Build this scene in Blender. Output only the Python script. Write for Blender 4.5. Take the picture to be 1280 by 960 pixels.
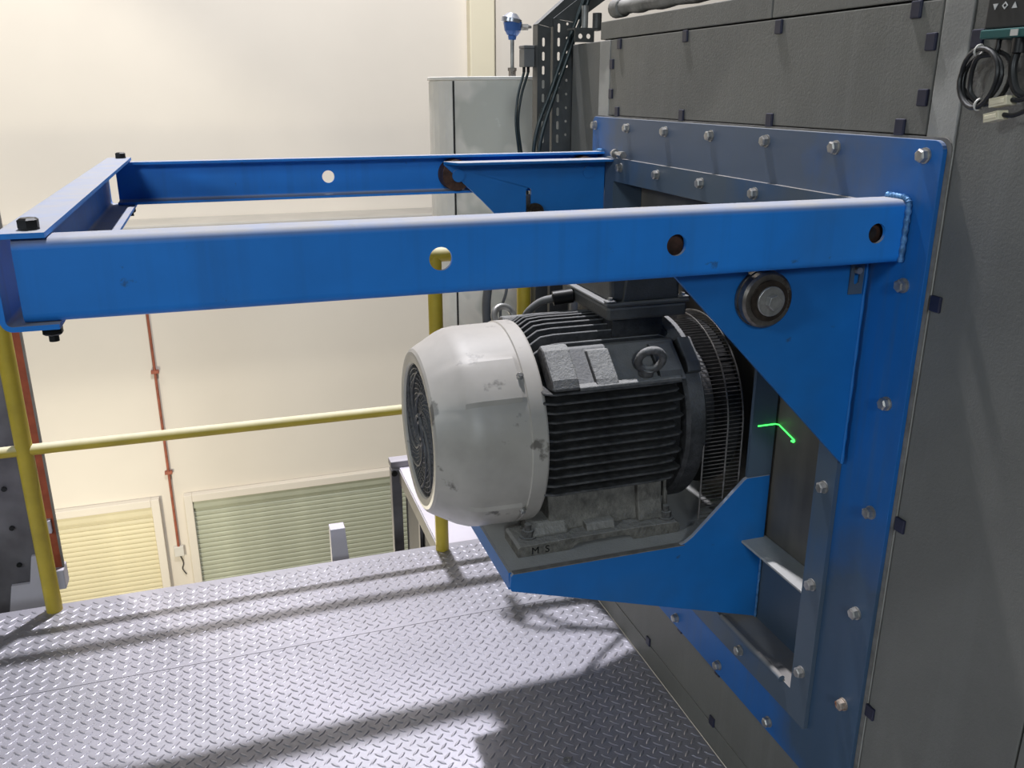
import bpy, bmesh, math, random
from mathutils import Vector, Matrix
from mathutils.geometry import tessellate_polygon
random.seed(7)
for o in list(bpy.data.objects): bpy.data.objects.remove(o, do_unlink=True)
SC = bpy.context.scene
COL = SC.collection
PI = math.pi

# ------------------------------------------------------------------ camera
cam_d = bpy.data.cameras.new('camera'); cam = bpy.data.objects.new('camera', cam_d); COL.objects.link(cam)
cam_d.sensor_width = 36; cam_d.lens = 1097.86 / 1280 * 36
cam_d.clip_start = 0.05; cam_d.clip_end = 200
_r = Vector((0.95058, -0.31047, 0)); _f = Vector((0.29436, 0.90129, -0.31784)).normalized()
_r.normalize(); _u = _r.cross(_f)
cam.matrix_world = Matrix(((_r.x, _u.x, -_f.x, -1.0559), (_r.y, _u.y, -_f.y, 0.0), (_r.z, _u.z, -_f.z, 1.62), (0, 0, 0, 1)))
SC.camera = cam

# ------------------------------------------------------------------ light
SC.view_settings.view_transform = 'Standard'; SC.view_settings.look = 'None'
SC.view_settings.gamma = 1; SC.view_settings.use_curve_mapping = False
SC.view_settings.exposure = 0.0
W = bpy.data.worlds.new('hall_air'); SC.world = W; W.use_nodes = True
W.node_tree.nodes['Background'].inputs[0].default_value = (0.93, 0.97, 1.0, 1)
W.node_tree.nodes['Background'].inputs[1].default_value = 0.04
def lamp(loc, power, color=(1, 1, 1), size=0.17, cone=None):
    d = bpy.data.lights.new('bay_or_fill_light', 'SPOT' if cone else 'POINT'); d.energy = power; d.color = color; d.shadow_soft_size = size
    if cone: d.spot_size = math.radians(cone); d.spot_blend = .25      # reflector lamps hang pointing straight down
    o = bpy.data.objects.new('bay_or_fill_light', d); o.location = loc; COL.objects.link(o); return o
# the hall's high-bay lamps, in rows under the roof; added fill lamps last
lamp((-0.40, 4.40, 7.7), 3150, (0.96, 0.95, 1.0), .11)
lamp((-4.8, 8.1, 6.8), 960, (1.0, 0.93, 0.80), .17, 96)
lamp((2.2, 8.1, 7.5), 200, (1.0, 0.94, 0.84), .17, 96)
lamp((-9.0, 8.1, 7.5), 650, (1.0, 0.90, 0.72), .17, 96)
lamp((-3.0, 8.3, -3.4), 215, (1.0, 0.91, 0.73), .2)                    # unseen warm lamp added to brighten the shutters and lower wall
lamp((-9.0, -2.5, 4.6), 820, (0.86, 0.95, 1.0), .8)                    # unseen fill lamps added behind the camera to light upright faces
lamp((-3.2, -9.0, 5.2), 1150, (0.86, 0.95, 1.0), .8)

# ------------------------------------------------------------------ materials
def mat(name, base, rough=.5, metal=0.0, var=.12, scale=6.0, dust=None, dust_amt=0.0, spots=None, streak=None, bump=0.0, bscale=60.0, spec=.5, film=None, blobs=None):
    m = bpy.data.materials.new(name); m.use_nodes = True
    nt = m.node_tree; N = nt.nodes; L = nt.links
    p = N['Principled BSDF']; p.inputs['Roughness'].default_value = rough; p.inputs['Metallic'].default_value = metal
    p.inputs['Specular IOR Level'].default_value = spec
    tc = N.new('ShaderNodeTexCoord'); geo = N.new('ShaderNodeNewGeometry')
    def noise(sc, det=4, vec=None, ro=.6):
        n = N.new('ShaderNodeTexNoise'); n.inputs['Scale'].default_value = sc; n.inputs['Detail'].default_value = det
        n.inputs['Roughness'].default_value = ro
        L.new(vec or tc.outputs['Object'], n.inputs['Vector']); return n.outputs['Fac']
    def ramp(src, a, b, lo=0.0, hi=1.0):
        r = N.new('ShaderNodeMapRange'); r.inputs[1].default_value = a; r.inputs[2].default_value = b
        r.inputs[3].default_value = lo; r.inputs[4].default_value = hi; r.clamp = True
        L.new(src, r.inputs[0]); return r.outputs[0]
    def mix(fac, a, b):
        x = N.new('ShaderNodeMix'); x.data_type = 'RGBA'
        if isinstance(fac, float): x.inputs[0].default_value = fac
        else: L.new(fac, x.inputs[0])
        for i, c in ((6, a), (7, b)):
            if isinstance(c, tuple): x.inputs[i].default_value = (*c, 1)
            else: L.new(c, x.inputs[i])
        return x.outputs[2]
    def mul(a, b):
        x = N.new('ShaderNodeMath'); x.operation = 'MULTIPLY'
        for i, c in ((0, a), (1, b)):
            if isinstance(c, float): x.inputs[i].default_value = c
            else: L.new(c, x.inputs[i])
        return x.outputs[0]
    dk = tuple(c * (1 - var * 1.6) for c in base); lt = tuple(min(1, c * (1 + var)) for c in base)
    col = mix(ramp(noise(scale), .3, .7), dk, lt)
    if streak:                                   # run marks down a vertical face
        mp = N.new('ShaderNodeMapping'); mp.inputs['Scale'].default_value = (streak[1], streak[1], streak[1] * .04)
        L.new(tc.outputs['Object'], mp.inputs[0])
        col = mix(mul(ramp(noise(1.0, 3, mp.outputs[0]), .52, .75), streak[2]), col, streak[0])
    if film:                                     # patchy dust film
        col = mix(ramp(noise(film[1], 3), film[2], film[3], 0, film[4]), col, film[0])
    if blobs:                                    # dirt with a shape of its own: (centre y, z, radius y, z, amount), colour
        so = N.new('ShaderNodeSeparateXYZ'); L.new(tc.outputs['Object'], so.inputs[0]); nz = noise(7, 4)
        for (cy_, cz_, ry_, rz_, am_), bc_ in blobs:
            def sq(out, c, r):
                a_ = N.new('ShaderNodeMath'); a_.operation = 'SUBTRACT'; L.new(out, a_.inputs[0]); a_.inputs[1].default_value = c
                d_ = N.new('ShaderNodeMath'); d_.operation = 'DIVIDE'; L.new(a_.outputs[0], d_.inputs[0]); d_.inputs[1].default_value = r
                p_ = N.new('ShaderNodeMath'); p_.operation = 'POWER'; L.new(mulabs(d_.outputs[0]), p_.inputs[0]); p_.inputs[1].default_value = 2; return p_.outputs[0]
            def mulabs(o_):
                q_ = N.new('ShaderNodeMath'); q_.operation = 'ABSOLUTE'; L.new(o_, q_.inputs[0]); return q_.outputs[0]
            ad = N.new('ShaderNodeMath'); ad.operation = 'ADD'; L.new(sq(so.outputs[1], cy_, ry_), ad.inputs[0]); L.new(sq(so.outputs[2], cz_, rz_), ad.inputs[1])
            ad2 = N.new('ShaderNodeMath'); ad2.operation = 'ADD'; L.new(ad.outputs[0], ad2.inputs[0]); L.new(nz, ad2.inputs[1])
            col = mix(ramp(ad2.outputs[0], 1.0, 1.7, am_, 0.0), col, bc_)
    if spots:
        col = mix(ramp(noise(spots[1], 5), spots[2], spots[2] + .05, 0, spots[3]), col, spots[0])
    if dust:
        sx = N.new('ShaderNodeSeparateXYZ'); L.new(geo.outputs['Normal'], sx.inputs[0])
        f = mul(ramp(sx.outputs[2], .15, .85), ramp(noise(18, 5), .2, .65, dust_amt * .75, dust_amt))
        col = mix(f, col, dust)
        ro = N.new('ShaderNodeMapRange'); ro.inputs[3].default_value = rough; ro.inputs[4].default_value = .85
        L.new(f, ro.inputs[0]); L.new(ro.outputs[0], p.inputs['Roughness'])
    L.new(col, p.inputs['Base Color'])
    if bump:
        b = N.new('ShaderNodeBump'); b.inputs['Strength'].default_value = bump; b.inputs['Distance'].default_value = .004
        L.new(noise(bscale, 5), b.inputs['Height']); L.new(b.outputs[0], p.inputs['Normal'])
    return m
def emit(name, col, s):
    m = bpy.data.materials.new(name); m.use_nodes = True; p = m.node_tree.nodes['Principled BSDF']
    p.inputs['Base Color'].default_value = (0, 0, 0, 1); p.inputs['Emission Color'].default_value = (*col, 1); p.inputs['Emission Strength'].default_value = s
    return m
GREYD = (.30, .29, .27)
M = dict(
 blue=mat('blue_paint', (.010, .225, .75), .55, var=.08, scale=5, dust=(.40, .39, .385), dust_amt=.97, spots=((.03, .05, .07), 22, .68, .6), film=((.05, .18, .40), 3.0, .52, .8, .4), streak=((.02, .07, .18), 27, .2)),
 blue_shaded=mat('shaded_blue_paint', (.006, .15, .47), .5, var=.10, scale=4, dust=(.42, .41, .40), dust_amt=.95, spots=((.03, .05, .07), 18, .70, .6), film=((.03, .095, .19), 3.0, .5, .75, .5)),  # darker copy of the blue; shade under the rails put into the colour
 blue_in=mat('dusty_shaded_blue_paint', (.012, .10, .27), .5, var=.12, scale=5, dust=(.24, .22, .20), dust_amt=.9, film=((.075, .10, .125), 2.2, .20, .45, .9), streak=((.11, .125, .14), 60, .4)),
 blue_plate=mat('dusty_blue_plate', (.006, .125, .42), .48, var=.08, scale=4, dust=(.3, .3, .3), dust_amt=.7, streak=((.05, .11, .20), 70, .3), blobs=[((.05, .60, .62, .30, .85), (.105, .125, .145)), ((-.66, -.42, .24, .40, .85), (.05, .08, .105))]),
 weld=mat('weld_bead', (.09, .24, .48), .35, .2, var=.3, scale=60, bump=.6, bscale=120),
 zinc=mat('zinc', (.42, .41, .39), .38, .75, var=.2, scale=60, spots=((.25, .12, .05), 90, .66, .6)),
 rust_zinc=mat('rusty_zinc', (.45, .38, .32), .5, .5, var=.3, scale=90, spots=((.30, .10, .03), 60, .52, .9)),
 blackbolt=mat('black_oxide', (.018, .018, .018), .45, .4, var=.2),
 steel=mat('bare_steel', (.20, .18, .16), .35, .8, var=.3, scale=40, spots=((.07, .045, .03), 30, .58, .8)),
 rusty=mat('rusty_brown_wheel', (.085, .04, .025), .6, .3, var=.5, scale=40),
 greased=mat('greasy_steel', (.06, .045, .035), .4, .6, var=.4, scale=40),
 housing=mat('grey_hammer_paint', (.165, .163, .147), .55, var=.10, scale=3, bump=.25, bscale=240, streak=((.21, .21, .195), 16, .45), spots=((.04, .04, .04), 40, .74, .6)),
 frame_strip=mat('light_grey_strip', (.38, .375, .35), .55, var=.10, scale=6, bump=.15, bscale=200, film=((.22, .22, .205), 5, .5, .6, .7)),
 clip=mat('dark_blue_clip', (.018, .02, .045), .45, var=.2),
 seam=mat('black_joint', (.008, .008, .008), .8, var=.1),
 gasket=mat('pale_gasket', (.20, .19, .175), .7, var=.2, scale=30),
 plug=mat('fan_plug_sheet', (.17, .155, .13), .5, .2, var=.3, scale=3, streak=((.25, .225, .175), 10, .5), dust=GREYD, dust_amt=.5),
 cowl=mat('cowl_paint', (.43, .40, .35), .36, var=.13, scale=6, dust=(.52, .50, .48), dust_amt=.4, spots=((.09, .08, .065), 11, .625, .8), film=((.30, .275, .23), 4, .5, .72, .6), bump=.04, bscale=30),
 cowl_dark=mat('shade_black', (.012, .012, .013), .8, var=.2),
 grille=mat('grille_wire', (.085, .085, .09), .6, .2, var=.3, scale=50, dust=(.2, .2, .2), dust_amt=.7),
 iron=mat('dusty_cast_iron', (.036, .036, .037), .5, .1, var=.35, scale=40, dust=(.30, .30, .30), dust_amt=.85, bump=.5, bscale=160),
 fin=mat('fin_iron', (.072, .071, .069), .5, .1, var=.35, scale=40, bump=.4, bscale=160),  # even iron grey, same tone on every face
 iron_lt=mat('grey_cast_iron', (.105, .10, .095), .6, .1, var=.3, scale=60, dust=(.36, .36, .35), dust_amt=.85, bump=.9, bscale=140),
 foot=mat('cast_foot', (.17, .16, .14), .65, .05, var=.3, scale=40, dust=(.36, .35, .33), dust_amt=.85, bump=.9, bscale=110),
 box_grey=mat('terminal_box_grey', (.075, .075, .072), .55, .05, var=.15, scale=20, dust=(.33, .33, .33), dust_amt=.75, bump=.3, bscale=180),
 tray_top=mat('dusty_tray', (.34, .34, .33), .75, var=.2, scale=20, dust=(.42, .42, .41), dust_amt=.8, spots=((.02, .05, .10), 25, .64, .9), bump=.3, bscale=150),
 wire=mat('guard_wire', (.17, .16, .15), .4, .6, var=.3, scale=60),
 dark=mat('black_recess', (.006, .006, .006), .8, var=.1),
 yellow=mat('yellow_paint', (.52, .385, .035), .42, var=.10, scale=9, dust=(.74, .70, .52), dust_amt=.95, spots=((.25, .17, .03), 60, .70, .7)),
 tread=mat('tread_plate', (.43, .42, .475), .50, .70, var=.10, scale=2.2, spots=((.05, .05, .05), 34, .70, .8), bump=.15, bscale=90, film=((.27, .28, .29), 1.2, .45, .72, .5)),
 tread_edge=mat('worn_tread_tops', (.47, .46, .515), .42, .75, var=.15, scale=12),
 lilac=mat('lilac_grey_paint', (.60, .57, .64), .5, var=.05, scale=3),
 purple_grey=mat('purple_grey_steel', (.15, .14, .155), .5, .2, var=.2, scale=7, dust=(.5, .48, .53), dust_amt=.8, film=((.30, .29, .31), 3, .45, .7, .6)),
 beam=mat('beige_grey_steel', (.26, .235, .21), .55, .1, var=.12, scale=8, dust=(.55, .53, .57), dust_amt=.9),
 infill=mat('dark_infill', (.045, .042, .048), .6, var=.2, scale=6),
 red=mat('red_oxide', (.46, .10, .04), .6, var=.18, scale=14),
 redpipe=mat('rusty_conduit', (.30, .085, .045), .6, var=.2, scale=10),
 wall=mat('cream_wall', (.70, .65, .565), .75, var=.025, scale=.6),
 column=mat('cream_column', (.72, .66, .49), .7, var=.03, scale=1),
 ledge=mat('grey_ledge', (.42, .40, .36), .7, var=.06, scale=2),
 shutter=mat('green_grey_shutter', (.44, .46, .35), .5, .1, var=.10, scale=1.2),
 shutter_lit=mat('warm_lit_shutter', (.66, .60, .40), .5, .0, var=.06, scale=1.2),  # paler, warmer copy of the shutter colour, with warm light painted in
 ground=mat('concrete_floor', (.45, .43, .38), .6, var=.1, scale=1),
 tank=mat('cement_cladding', (.84, .80, .73), .7, var=.10, scale=3, bump=.15, bscale=60, film=((.56, .56, .50), 2.8, .47, .53, .85), dust=(.8, .78, .75), dust_amt=.9, spots=((.75, .75, .70), 25, .69, .6)),
 tank_edge=mat('pale_cladding', (.86, .83, .77), .65, var=.08, scale=5),
 galv=mat('grey_perforated_steel', (.095, .098, .095), .45, .35, var=.15, scale=15, dust=(.3, .3, .3), dust_amt=.6),
 galv_lt=mat('galvanised', (.40, .40, .38), .4, .6, var=.2, scale=20),
 sensor_blue=mat('blue_sensor_enamel', (.06, .15, .42), .35, var=.1),
 sensor_cap=mat('brushed_cap', (.45, .47, .52), .3, .6, var=.1),
 cable_teal=mat('dark_teal_cable', (.025, .040, .042), .35, var=.15, dust=(.14, .16, .16), dust_amt=.5),
 cable_black=mat('black_cable', (.012, .012, .013), .38, var=.2, dust=(.10, .10, .10), dust_amt=.6),
 cable_grey=mat('grey_hose', (.15, .15, .145), .5, var=.15, dust=(.3, .3, .3), dust_amt=.5),
 cream=mat('cream_plastic', (.78, .71, .52), .5, var=.1),
 white=mat('white_plastic', (.62, .60, .55), .5, var=.06),
 ctrl=mat('charcoal_keypad', (.022, .024, .026), .4, var=.1),
 teal=mat('teal_plastic', (.012, .10, .095), .45, var=.1),
 print_=mat('white_print', (.62, .62, .60), .6, var=.05),
 pipe=mat('lagged_pipe', (.20, .195, .18), .6, var=.25, scale=20, dust=(.4, .39, .37), dust_amt=.7, bump=.5, bscale=50),
 laser=emit('green_laser_light', (.05, 1.0, .10), 3.2),
 lamp_grey=mat('grey_box', (.16, .16, .155), .5, var=.1),
)

# ------------------------------------------------------------------ mesh helpers
WORLD = {}
class MB:
    def __init__(s): s.v = []; s.f = []
    def add(s, vs, fs):
        n = len(s.v); s.v += [tuple(v) for v in vs]; s.f += [tuple(i + n for i in f) for f in fs]; return s
    def box(s, x0, x1, y0, y1, z0, z1):
        return s.add([(x, y, z) for x in (x0, x1) for y in (y0, y1) for z in (z0, z1)],
                     [(0, 1, 3, 2), (4, 6, 7, 5), (0, 4, 5, 1), (2, 3, 7, 6), (0, 2, 6, 4), (1, 5, 7, 3)])
    def plate(s, outline, holes, axis, a0, a1):
        # outline in the two axes other than `axis` (in xyz order)
        def p3(p, a):
            return {'x': (a, p[0], p[1]), 'y': (p[0], a, p[1]), 'z': (p[0], p[1], a)}[axis]
        loops = [list(outline)] + [list(h) for h in holes]
        tris = tessellate_polygon([[Vector((p[0], p[1], 0)) for p in l] for l in loops])
        flat = [p for l in loops for p in l]; n = len(flat)
        vs = [p3(p, a0) for p in flat] + [p3(p, a1) for p in flat]
        fs = [tuple(t) for t in tris] + [tuple(i + n for i in reversed(t)) for t in tris]
        b = 0
        for l in loops:
            k = len(l)
            for i in range(k):
                j = (i + 1) % k; fs.append((b + i, b + j, b + j + n, b + i + n))
            b += k
        return s.add(vs, fs)
    def cyl(s, p0, p1, r0, r1=None, seg=20, caps=True, rot=0.0):
        r1 = r0 if r1 is None else r1
        p0 = Vector(p0); p1 = Vector(p1); d = (p1 - p0).normalized()
        a = d.orthogonal().normalized() if abs(d.z) > .99 else d.cross(Vector((0, 0, 1))).normalized(); b = d.cross(a)
        vs = []
        for p, r in ((p0, r0), (p1, r1)):
            for i in range(seg):
                t = 2 * PI * i / seg + rot; vs.append(p + (a * math.cos(t) + b * math.sin(t)) * r)
        fs = [(i, (i + 1) % seg, (i + 1) % seg + seg, i + seg) for i in range(seg)]
        if caps: fs += [tuple(range(seg))[::-1], tuple(range(seg, 2 * seg))]
        return s.add(vs, fs)
    def tube(s, pts, r, seg=8, closed=False, rad=None):
        P = [Vector(p) for p in pts]; n = len(P); vs = []; up = None
        for i in range(n):
            if closed: t = (P[(i + 1) % n] - P[i - 1])
            else: t = P[min(i + 1, n - 1)] - P[max(i - 1, 0)]
            t.normalize()
            if up is None: up = t.orthogonal().normalized()
            up = (up - t * up.dot(t)); up = up.normalized() if up.length > 1e-6 else t.orthogonal().normalized()
            w = t.cross(up); rr = rad[i] if rad else r
            for k in range(seg):
                a = 2 * PI * k / seg; vs.append(P[i] + (up * math.cos(a) + w * math.sin(a)) * rr)
        fs = []
        for i in range(n if closed else n - 1):
            j = (i + 1) % n
            for k in range(seg):
                k2 = (k + 1) % seg; fs.append((i * seg + k, i * seg + k2, j * seg + k2, j * seg + k))
        if not closed: fs += [tuple(range(seg))[::-1], tuple(range((n - 1) * seg, n * seg))]
        return s.add(vs, fs)
    def lathe_x(s, prof, yc, zc, seg=64, mod=None, closed=False):
        vs = []
        for (x, r) in prof:
            for i in range(seg):
                t = 2 * PI * i / seg; rr = r + (mod(x, r, t) if mod else 0)
                vs.append((x, yc - rr * math.cos(t), zc + rr * math.sin(t)))
        n = len(prof); fs = []
        for a in range(n if closed else n - 1):
            b = (a + 1) % n
            for i in range(seg):
                j = (i + 1) % seg; fs.append((a * seg + i, a * seg + j, b * seg + j, b * seg + i))
        if not closed: fs += [tuple(range(seg))[::-1], tuple(range((n - 1) * seg, n * seg))]
        return s.add(vs, fs)
    def build(s, name, m, parent=None, smooth=None, bevel=0.0, label=None, kind=None, subs=0, bseg=2):
        lo = [min(v[i] for v in s.v) for i in range(3)]; hi = [max(v[i] for v in s.v) for i in range(3)]
        c = Vector([(a + b) / 2 for a, b in zip(lo, hi)])
        if parent is None: c.z = lo[2]
        me = bpy.data.meshes.new(name); me.from_pydata([Vector(v) - c for v in s.v], [], s.f)
        bm = bmesh.new(); bm.from_mesh(me); bmesh.ops.recalc_face_normals(bm, faces=bm.faces); bm.to_mesh(me); bm.free()
        o = bpy.data.objects.new(name, me); COL.objects.link(o); me.materials.append(M[m])
        WORLD[o.name] = c
        if parent is not None:
            o.parent = parent; o.location = c - WORLD[parent.name]
        else: o.location = c
        if bevel:
            b = o.modifiers.new('bevel', 'BEVEL'); b.width = bevel; b.segments = bseg; b.limit_method = 'ANGLE'; b.angle_limit = .6
        if smooth is not None:
            me.polygons.foreach_set('use_smooth', [True] * len(me.polygons))
            me.set_sharp_from_angle(angle=math.radians(smooth))
        if label: o['label'] = label
        if kind: o['kind'] = kind
        return o
def thing(name, loc, label, cat, group=None):
    e = bpy.data.objects.new(name, None); e.empty_display_size = .05; e.location = loc; COL.objects.link(e); WORLD[e.name] = Vector(loc)
    e['label'] = label; e['category'] = cat
    if group: e['group'] = group
    return e
def tag(o, label, cat, group=None):
    o['label'] = label; o['category'] = cat
    if group: o['group'] = group
    return o
def inst(src, name, loc, parent, rot=(0, 0, 0), scale=(1, 1, 1)):
    o = bpy.data.objects.new(name, src.data); COL.objects.link(o)
    o.parent = parent; o.location = Vector(loc) - WORLD[parent.name]; o.rotation_euler = rot; o.scale = scale
    for md in src.modifiers:
        b = o.modifiers.new(md.name, md.type)
        if md.type == 'BEVEL': b.width = md.width; b.segments = md.segments; b.limit_method = md.limit_method; b.angle_limit = md.angle_limit
    WORLD[o.name] = Vector(loc); return o
def circ(a, b, r, n=28): return [(a + r * math.cos(2 * PI * i / n), b + r * math.sin(2 * PI * i / n)) for i in range(n)]
def rect(a0, a1, b0, b1): return [(a0, b0), (a1, b0), (a1, b1), (a0, b1)]
def rrect(a0, a1, b0, b1, r, n=5):
    out = []
    for cx, cy, t0 in ((a1 - r, b0 + r, -PI / 2), (a1 - r, b1 - r, 0), (a0 + r, b1 - r, PI / 2), (a0 + r, b0 + r, PI)):
        for i in range(n + 1):
            t = t0 + PI / 2 * i / n; out.append((cx + r * math.cos(t), cy + r * math.sin(t)))
    return out
def smooth_path(pts, n=8):
    P = [Vector(p) for p in pts]; P = [2 * P[0] - P[1]] + P + [2 * P[-1] - P[-2]]; out = []
    for i in range(1, len(P) - 2):
        for k in range(n):
            t = k / n; a, b, c, d = P[i - 1], P[i], P[i + 1], P[i + 2]
            out.append(.5 * ((2 * b) + (c - a) * t + (2 * a - 5 * b + 4 * c - d) * t * t + (3 * b - a - 3 * c + d) * t ** 3))
    out.append(P[-2]); return out
# hex bolt meshes with the axis along local -X (head points to -X), origin at the seat
def bolt_mesh(name, af, h, wr, m):
    mb = MB()
    mb.cyl((0, 0, 0), (-.0028, 0, 0), wr, seg=20)
    mb.cyl((-.0028, 0, 0), (-.0028 - h * .8, 0, 0), af / 2 / math.cos(PI / 6), seg=6)
    mb.cyl((-.0028 - h * .8, 0, 0), (-.0028 - h, 0, 0), af / 2 / math.cos(PI / 6), af / 2 * .86, seg=6)
    me = bpy.data.meshes.new(name); me.from_pydata(mb.v, [], mb.f); me.materials.append(M[m])
    bm = bmesh.new(); bm.from_mesh(me); bmesh.ops.recalc_face_normals(bm, faces=bm.faces); bm.to_mesh(me); bm.free()
    return me
class Src:
    def __init__(s, me): s.data = me; s.modifiers = []
BOLT = Src(bolt_mesh('hex_bolt', .019, .0115, .0125, 'zinc'))
BOLT_R = Src(bolt_mesh('rusty_hex_bolt', .019, .0115, .0125, 'rust_zinc'))
BOLT_S = Src(bolt_mesh('small_hex_bolt', .011, .007, .008, 'zinc'))
BOLT_B = Src(bolt_mesh('black_hex_bolt', .022, .011, .012, 'blackbolt'))

# ------------------------------------------------------------------ the hall behind
YW = 11.0; ZG = -6.0
wall = MB().box(-16, 12, YW, YW + .2, ZG, 9).build('wall_back', 'wall', kind='structure')
wall['label'] = 'cream painted hall wall above the roller shutters'
g = MB().box(-16, 12, -6, YW + .2, ZG - .2, ZG).build('floor_hall', 'ground', kind='structure'); g['label'] = 'pale concrete hall floor far below the platform'
o = MB().box(-16, 12, YW - .60, YW - .0005, .06, .21).build('trim_1', 'ledge', kind='structure', bevel=.02); o['label'] = 'grey ledge running along the cream hall wall'
o = MB().box(1.96, 2.27, YW - .16, YW - .0005, .215, 9).build('trim_2', 'column', kind='structure', bevel=.015); o['label'] = 'yellowish cream pilaster on the hall wall'
def shutter(name, x0, x1, ztop, m, label, zb):
    fr = MB()
    fr.box(x0 - .10, x0, YW - .10, YW - .001, ZG, ztop + .10); fr.box(x1, x1 + .10, YW - .10, YW - .001, ZG, ztop + .10); fr.box(x0, x1, YW - .10, YW - .001, ztop, ztop + .10)
    f = fr.build(name, 'wall', kind='structure', bevel=.008); f['label'] = label
    hd = MB().box(x0, x1, YW - .07, YW - .03, ztop - .10, ztop).build('shutter_hood', m, f)
    prof = [(0, 0), (-.010, .010), (-.013, .033), (-.010, .056), (0, .066)]
    mb = MB(); vs = []
    for (dy, dz) in prof: vs += [(x0, YW - .03 + dy, dz), (x1, YW - .03 + dy, dz)]
    mb.add(vs, [(2 * i, 2 * i + 1, 2 * i + 3, 2 * i + 2) for i in range(4)] + [(0, 8, 9, 1), (0, 2, 4, 6, 8), (1, 9, 7, 5, 3)])
    mb.v = [(a, b, c + ztop - .10 - .0665) for a, b, c in mb.v]
    s0 = mb.build('slat', m, f); c0 = WORLD[s0.name].copy()
    k = 1
    while ztop - .10 - .0665 * (k + 1) > zb:
        inst(s0, 'slat', c0 - Vector((0, 0, .0665 * k)), f); k += 1
SHZ = -3.37
shutter('door_1', -5.6, -2.27, SHZ, 'shutter_lit', 'roller shutter with horizontal slats in a warm, lit tint beside the red conduit', ZG)
shutter('door_2', -1.78, 2.9, SHZ, 'shutter', 'green-grey roller shutter with horizontal slats in a cream frame', ZG)
t = thing('conduit', (-2.02, YW - .04, -4.2), 'thin rusty red conduit with clips running down the cream wall to a switch', 'conduit')
PX = -2.02
MB().cyl((PX, YW - .035, -4.0), (PX, YW - .035, .06), .016, seg=10).build('pipe', 'redpipe', t, smooth=40)
c0 = MB().box(PX - .045, PX + .045, YW - .056, YW - .0005, -.02, .02).build('clip', 'redpipe', t, bevel=.004)
for zz in (-1.62, -2.95): inst(c0, 'clip', (PX, YW - .028, zz), t)
b0 = MB().box(PX - .06, PX + .06, YW - .06, YW - .0005, -4.13, -3.99).build('switch_box', 'white', t, bevel=.008)
MB().tube(smooth_path([(PX, YW - .02, -4.13), (PX + .03, YW - .02, -4.25), (PX + .01, YW - .02, -4.33), (PX + .05, YW - .02, -4.42)], 4), .006, 6).build('loose_wire', 'cable_black', t)

# ------------------------------------------------------------------ platform floor
PX0, PX1, PY0, PY1 = -3.4, .012, -.6, 2.874
fl = MB()
ys = 2.394
fl.box(PX0, PX1, PY0, ys - .0012, -.008, 0); fl.box(PX0, PX1, ys + .0012, PY1, -.008, 0)
floor = fl.build('floor', 'tread', kind='structure'); floor['label'] = 'lilac grey steel tread plate platform floor'
MB().box(PX0, PX1, PY1 - .05, PY1 - .004, -.10, -.0085).build('edge_angle', 'purple_grey', floor)
# raised tear-shaped treads: alternating bars on a 43 mm lattice
tr = MB(); P = .0368
def tear(cx, cy, ang):
    L, w, h = .0155, .0042, .0019
    ca, sa = math.cos(ang), math.sin(ang)
    base = [(-L, 0), (-L * .55, -w * .8), (0, -w), (L * .55, -w * .8), (L, 0), (L * .55, w * .8), (0, w), (-L * .55, w * .8)]
    top = [(-L * .6, 0), (-L * .2, -w * .35), (L * .2, -w * .35), (L * .6, 0), (L * .2, w * .35), (-L * .2, w * .35)]
    vs = [(cx + a * ca - b * sa, cy + a * sa + b * ca, .0) for a, b in base] + [(cx + a * ca - b * sa, cy + a * sa + b * ca, h) for a, b in top]
    fs = [(8, 9, 10, 11, 12, 13), (0, 1, 9, 8), (1, 2, 9), (2, 10, 9), (2, 3, 10), (3, 4, 11, 10), (4, 5, 12, 11), (5, 6, 12), (6, 13, 12), (6, 7, 13), (7, 0, 8, 13)]
    tr.add(vs, fs)
nx = int((PX1 - (-2.9)) / P); ny = int((PY1 - .9) / P)
for i in range(nx):
    for j in range(ny):
        x = -2.89 + i * P; y = .91 + j * P
        if x > -.01: continue
        if abs(y - ys) > .012: tear(x, y, PI / 4)
        y2 = y + P / 2
        if y2 < PY1 - .012 and x + P / 2 < 0 and abs(y2 - ys) > .012: tear(x + P / 2, y2, -PI / 4)
tr.build('raised_treads', 'tread_edge', floor, kind='stuff')

# ------------------------------------------------------------------ oven housing (the grey machine)
XF = .012
hs = thing('oven_housing', (.6, 1.0, 0), 'grey hammer-painted oven housing with clipped sheet panels behind the blue plate', 'machine')
WORLD[hs.name] = Vector((.6, 1.0, 0))
MB().box(XF + .085, 1.6, -.9, 2.62, -.02, 1.79).build('core', 'seam', hs)
def panel(y0, y1, z0, z1, m='housing', x=XF, g=.0016):
    return MB().box(x, x + .03, y0 + g, y1 - g, z0 + g, z1 - g).build('panel', m, hs, bevel=.002)
panel(1.165, 2.388, 1.55, 1.752); panel(1.62, 2.463, 1.752, 1.802); panel(.30, 1.62, 1.752, 1.802)
panel(.795, 1.103, .0, 1.752); panel(-.9, .795, .0, 1.752)
panel(1.103, 2.463, .0, .072); panel(1.103, 2.463, .072, .262)
panel(1.103, 1.165, .262, 1.752, 'frame_strip', XF - .001); panel(2.388, 2.463, .262, 1.752, 'frame_strip', XF - .001)
panel(2.463, 2.722, .0, 1.754, 'housing', XF + .02)
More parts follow.
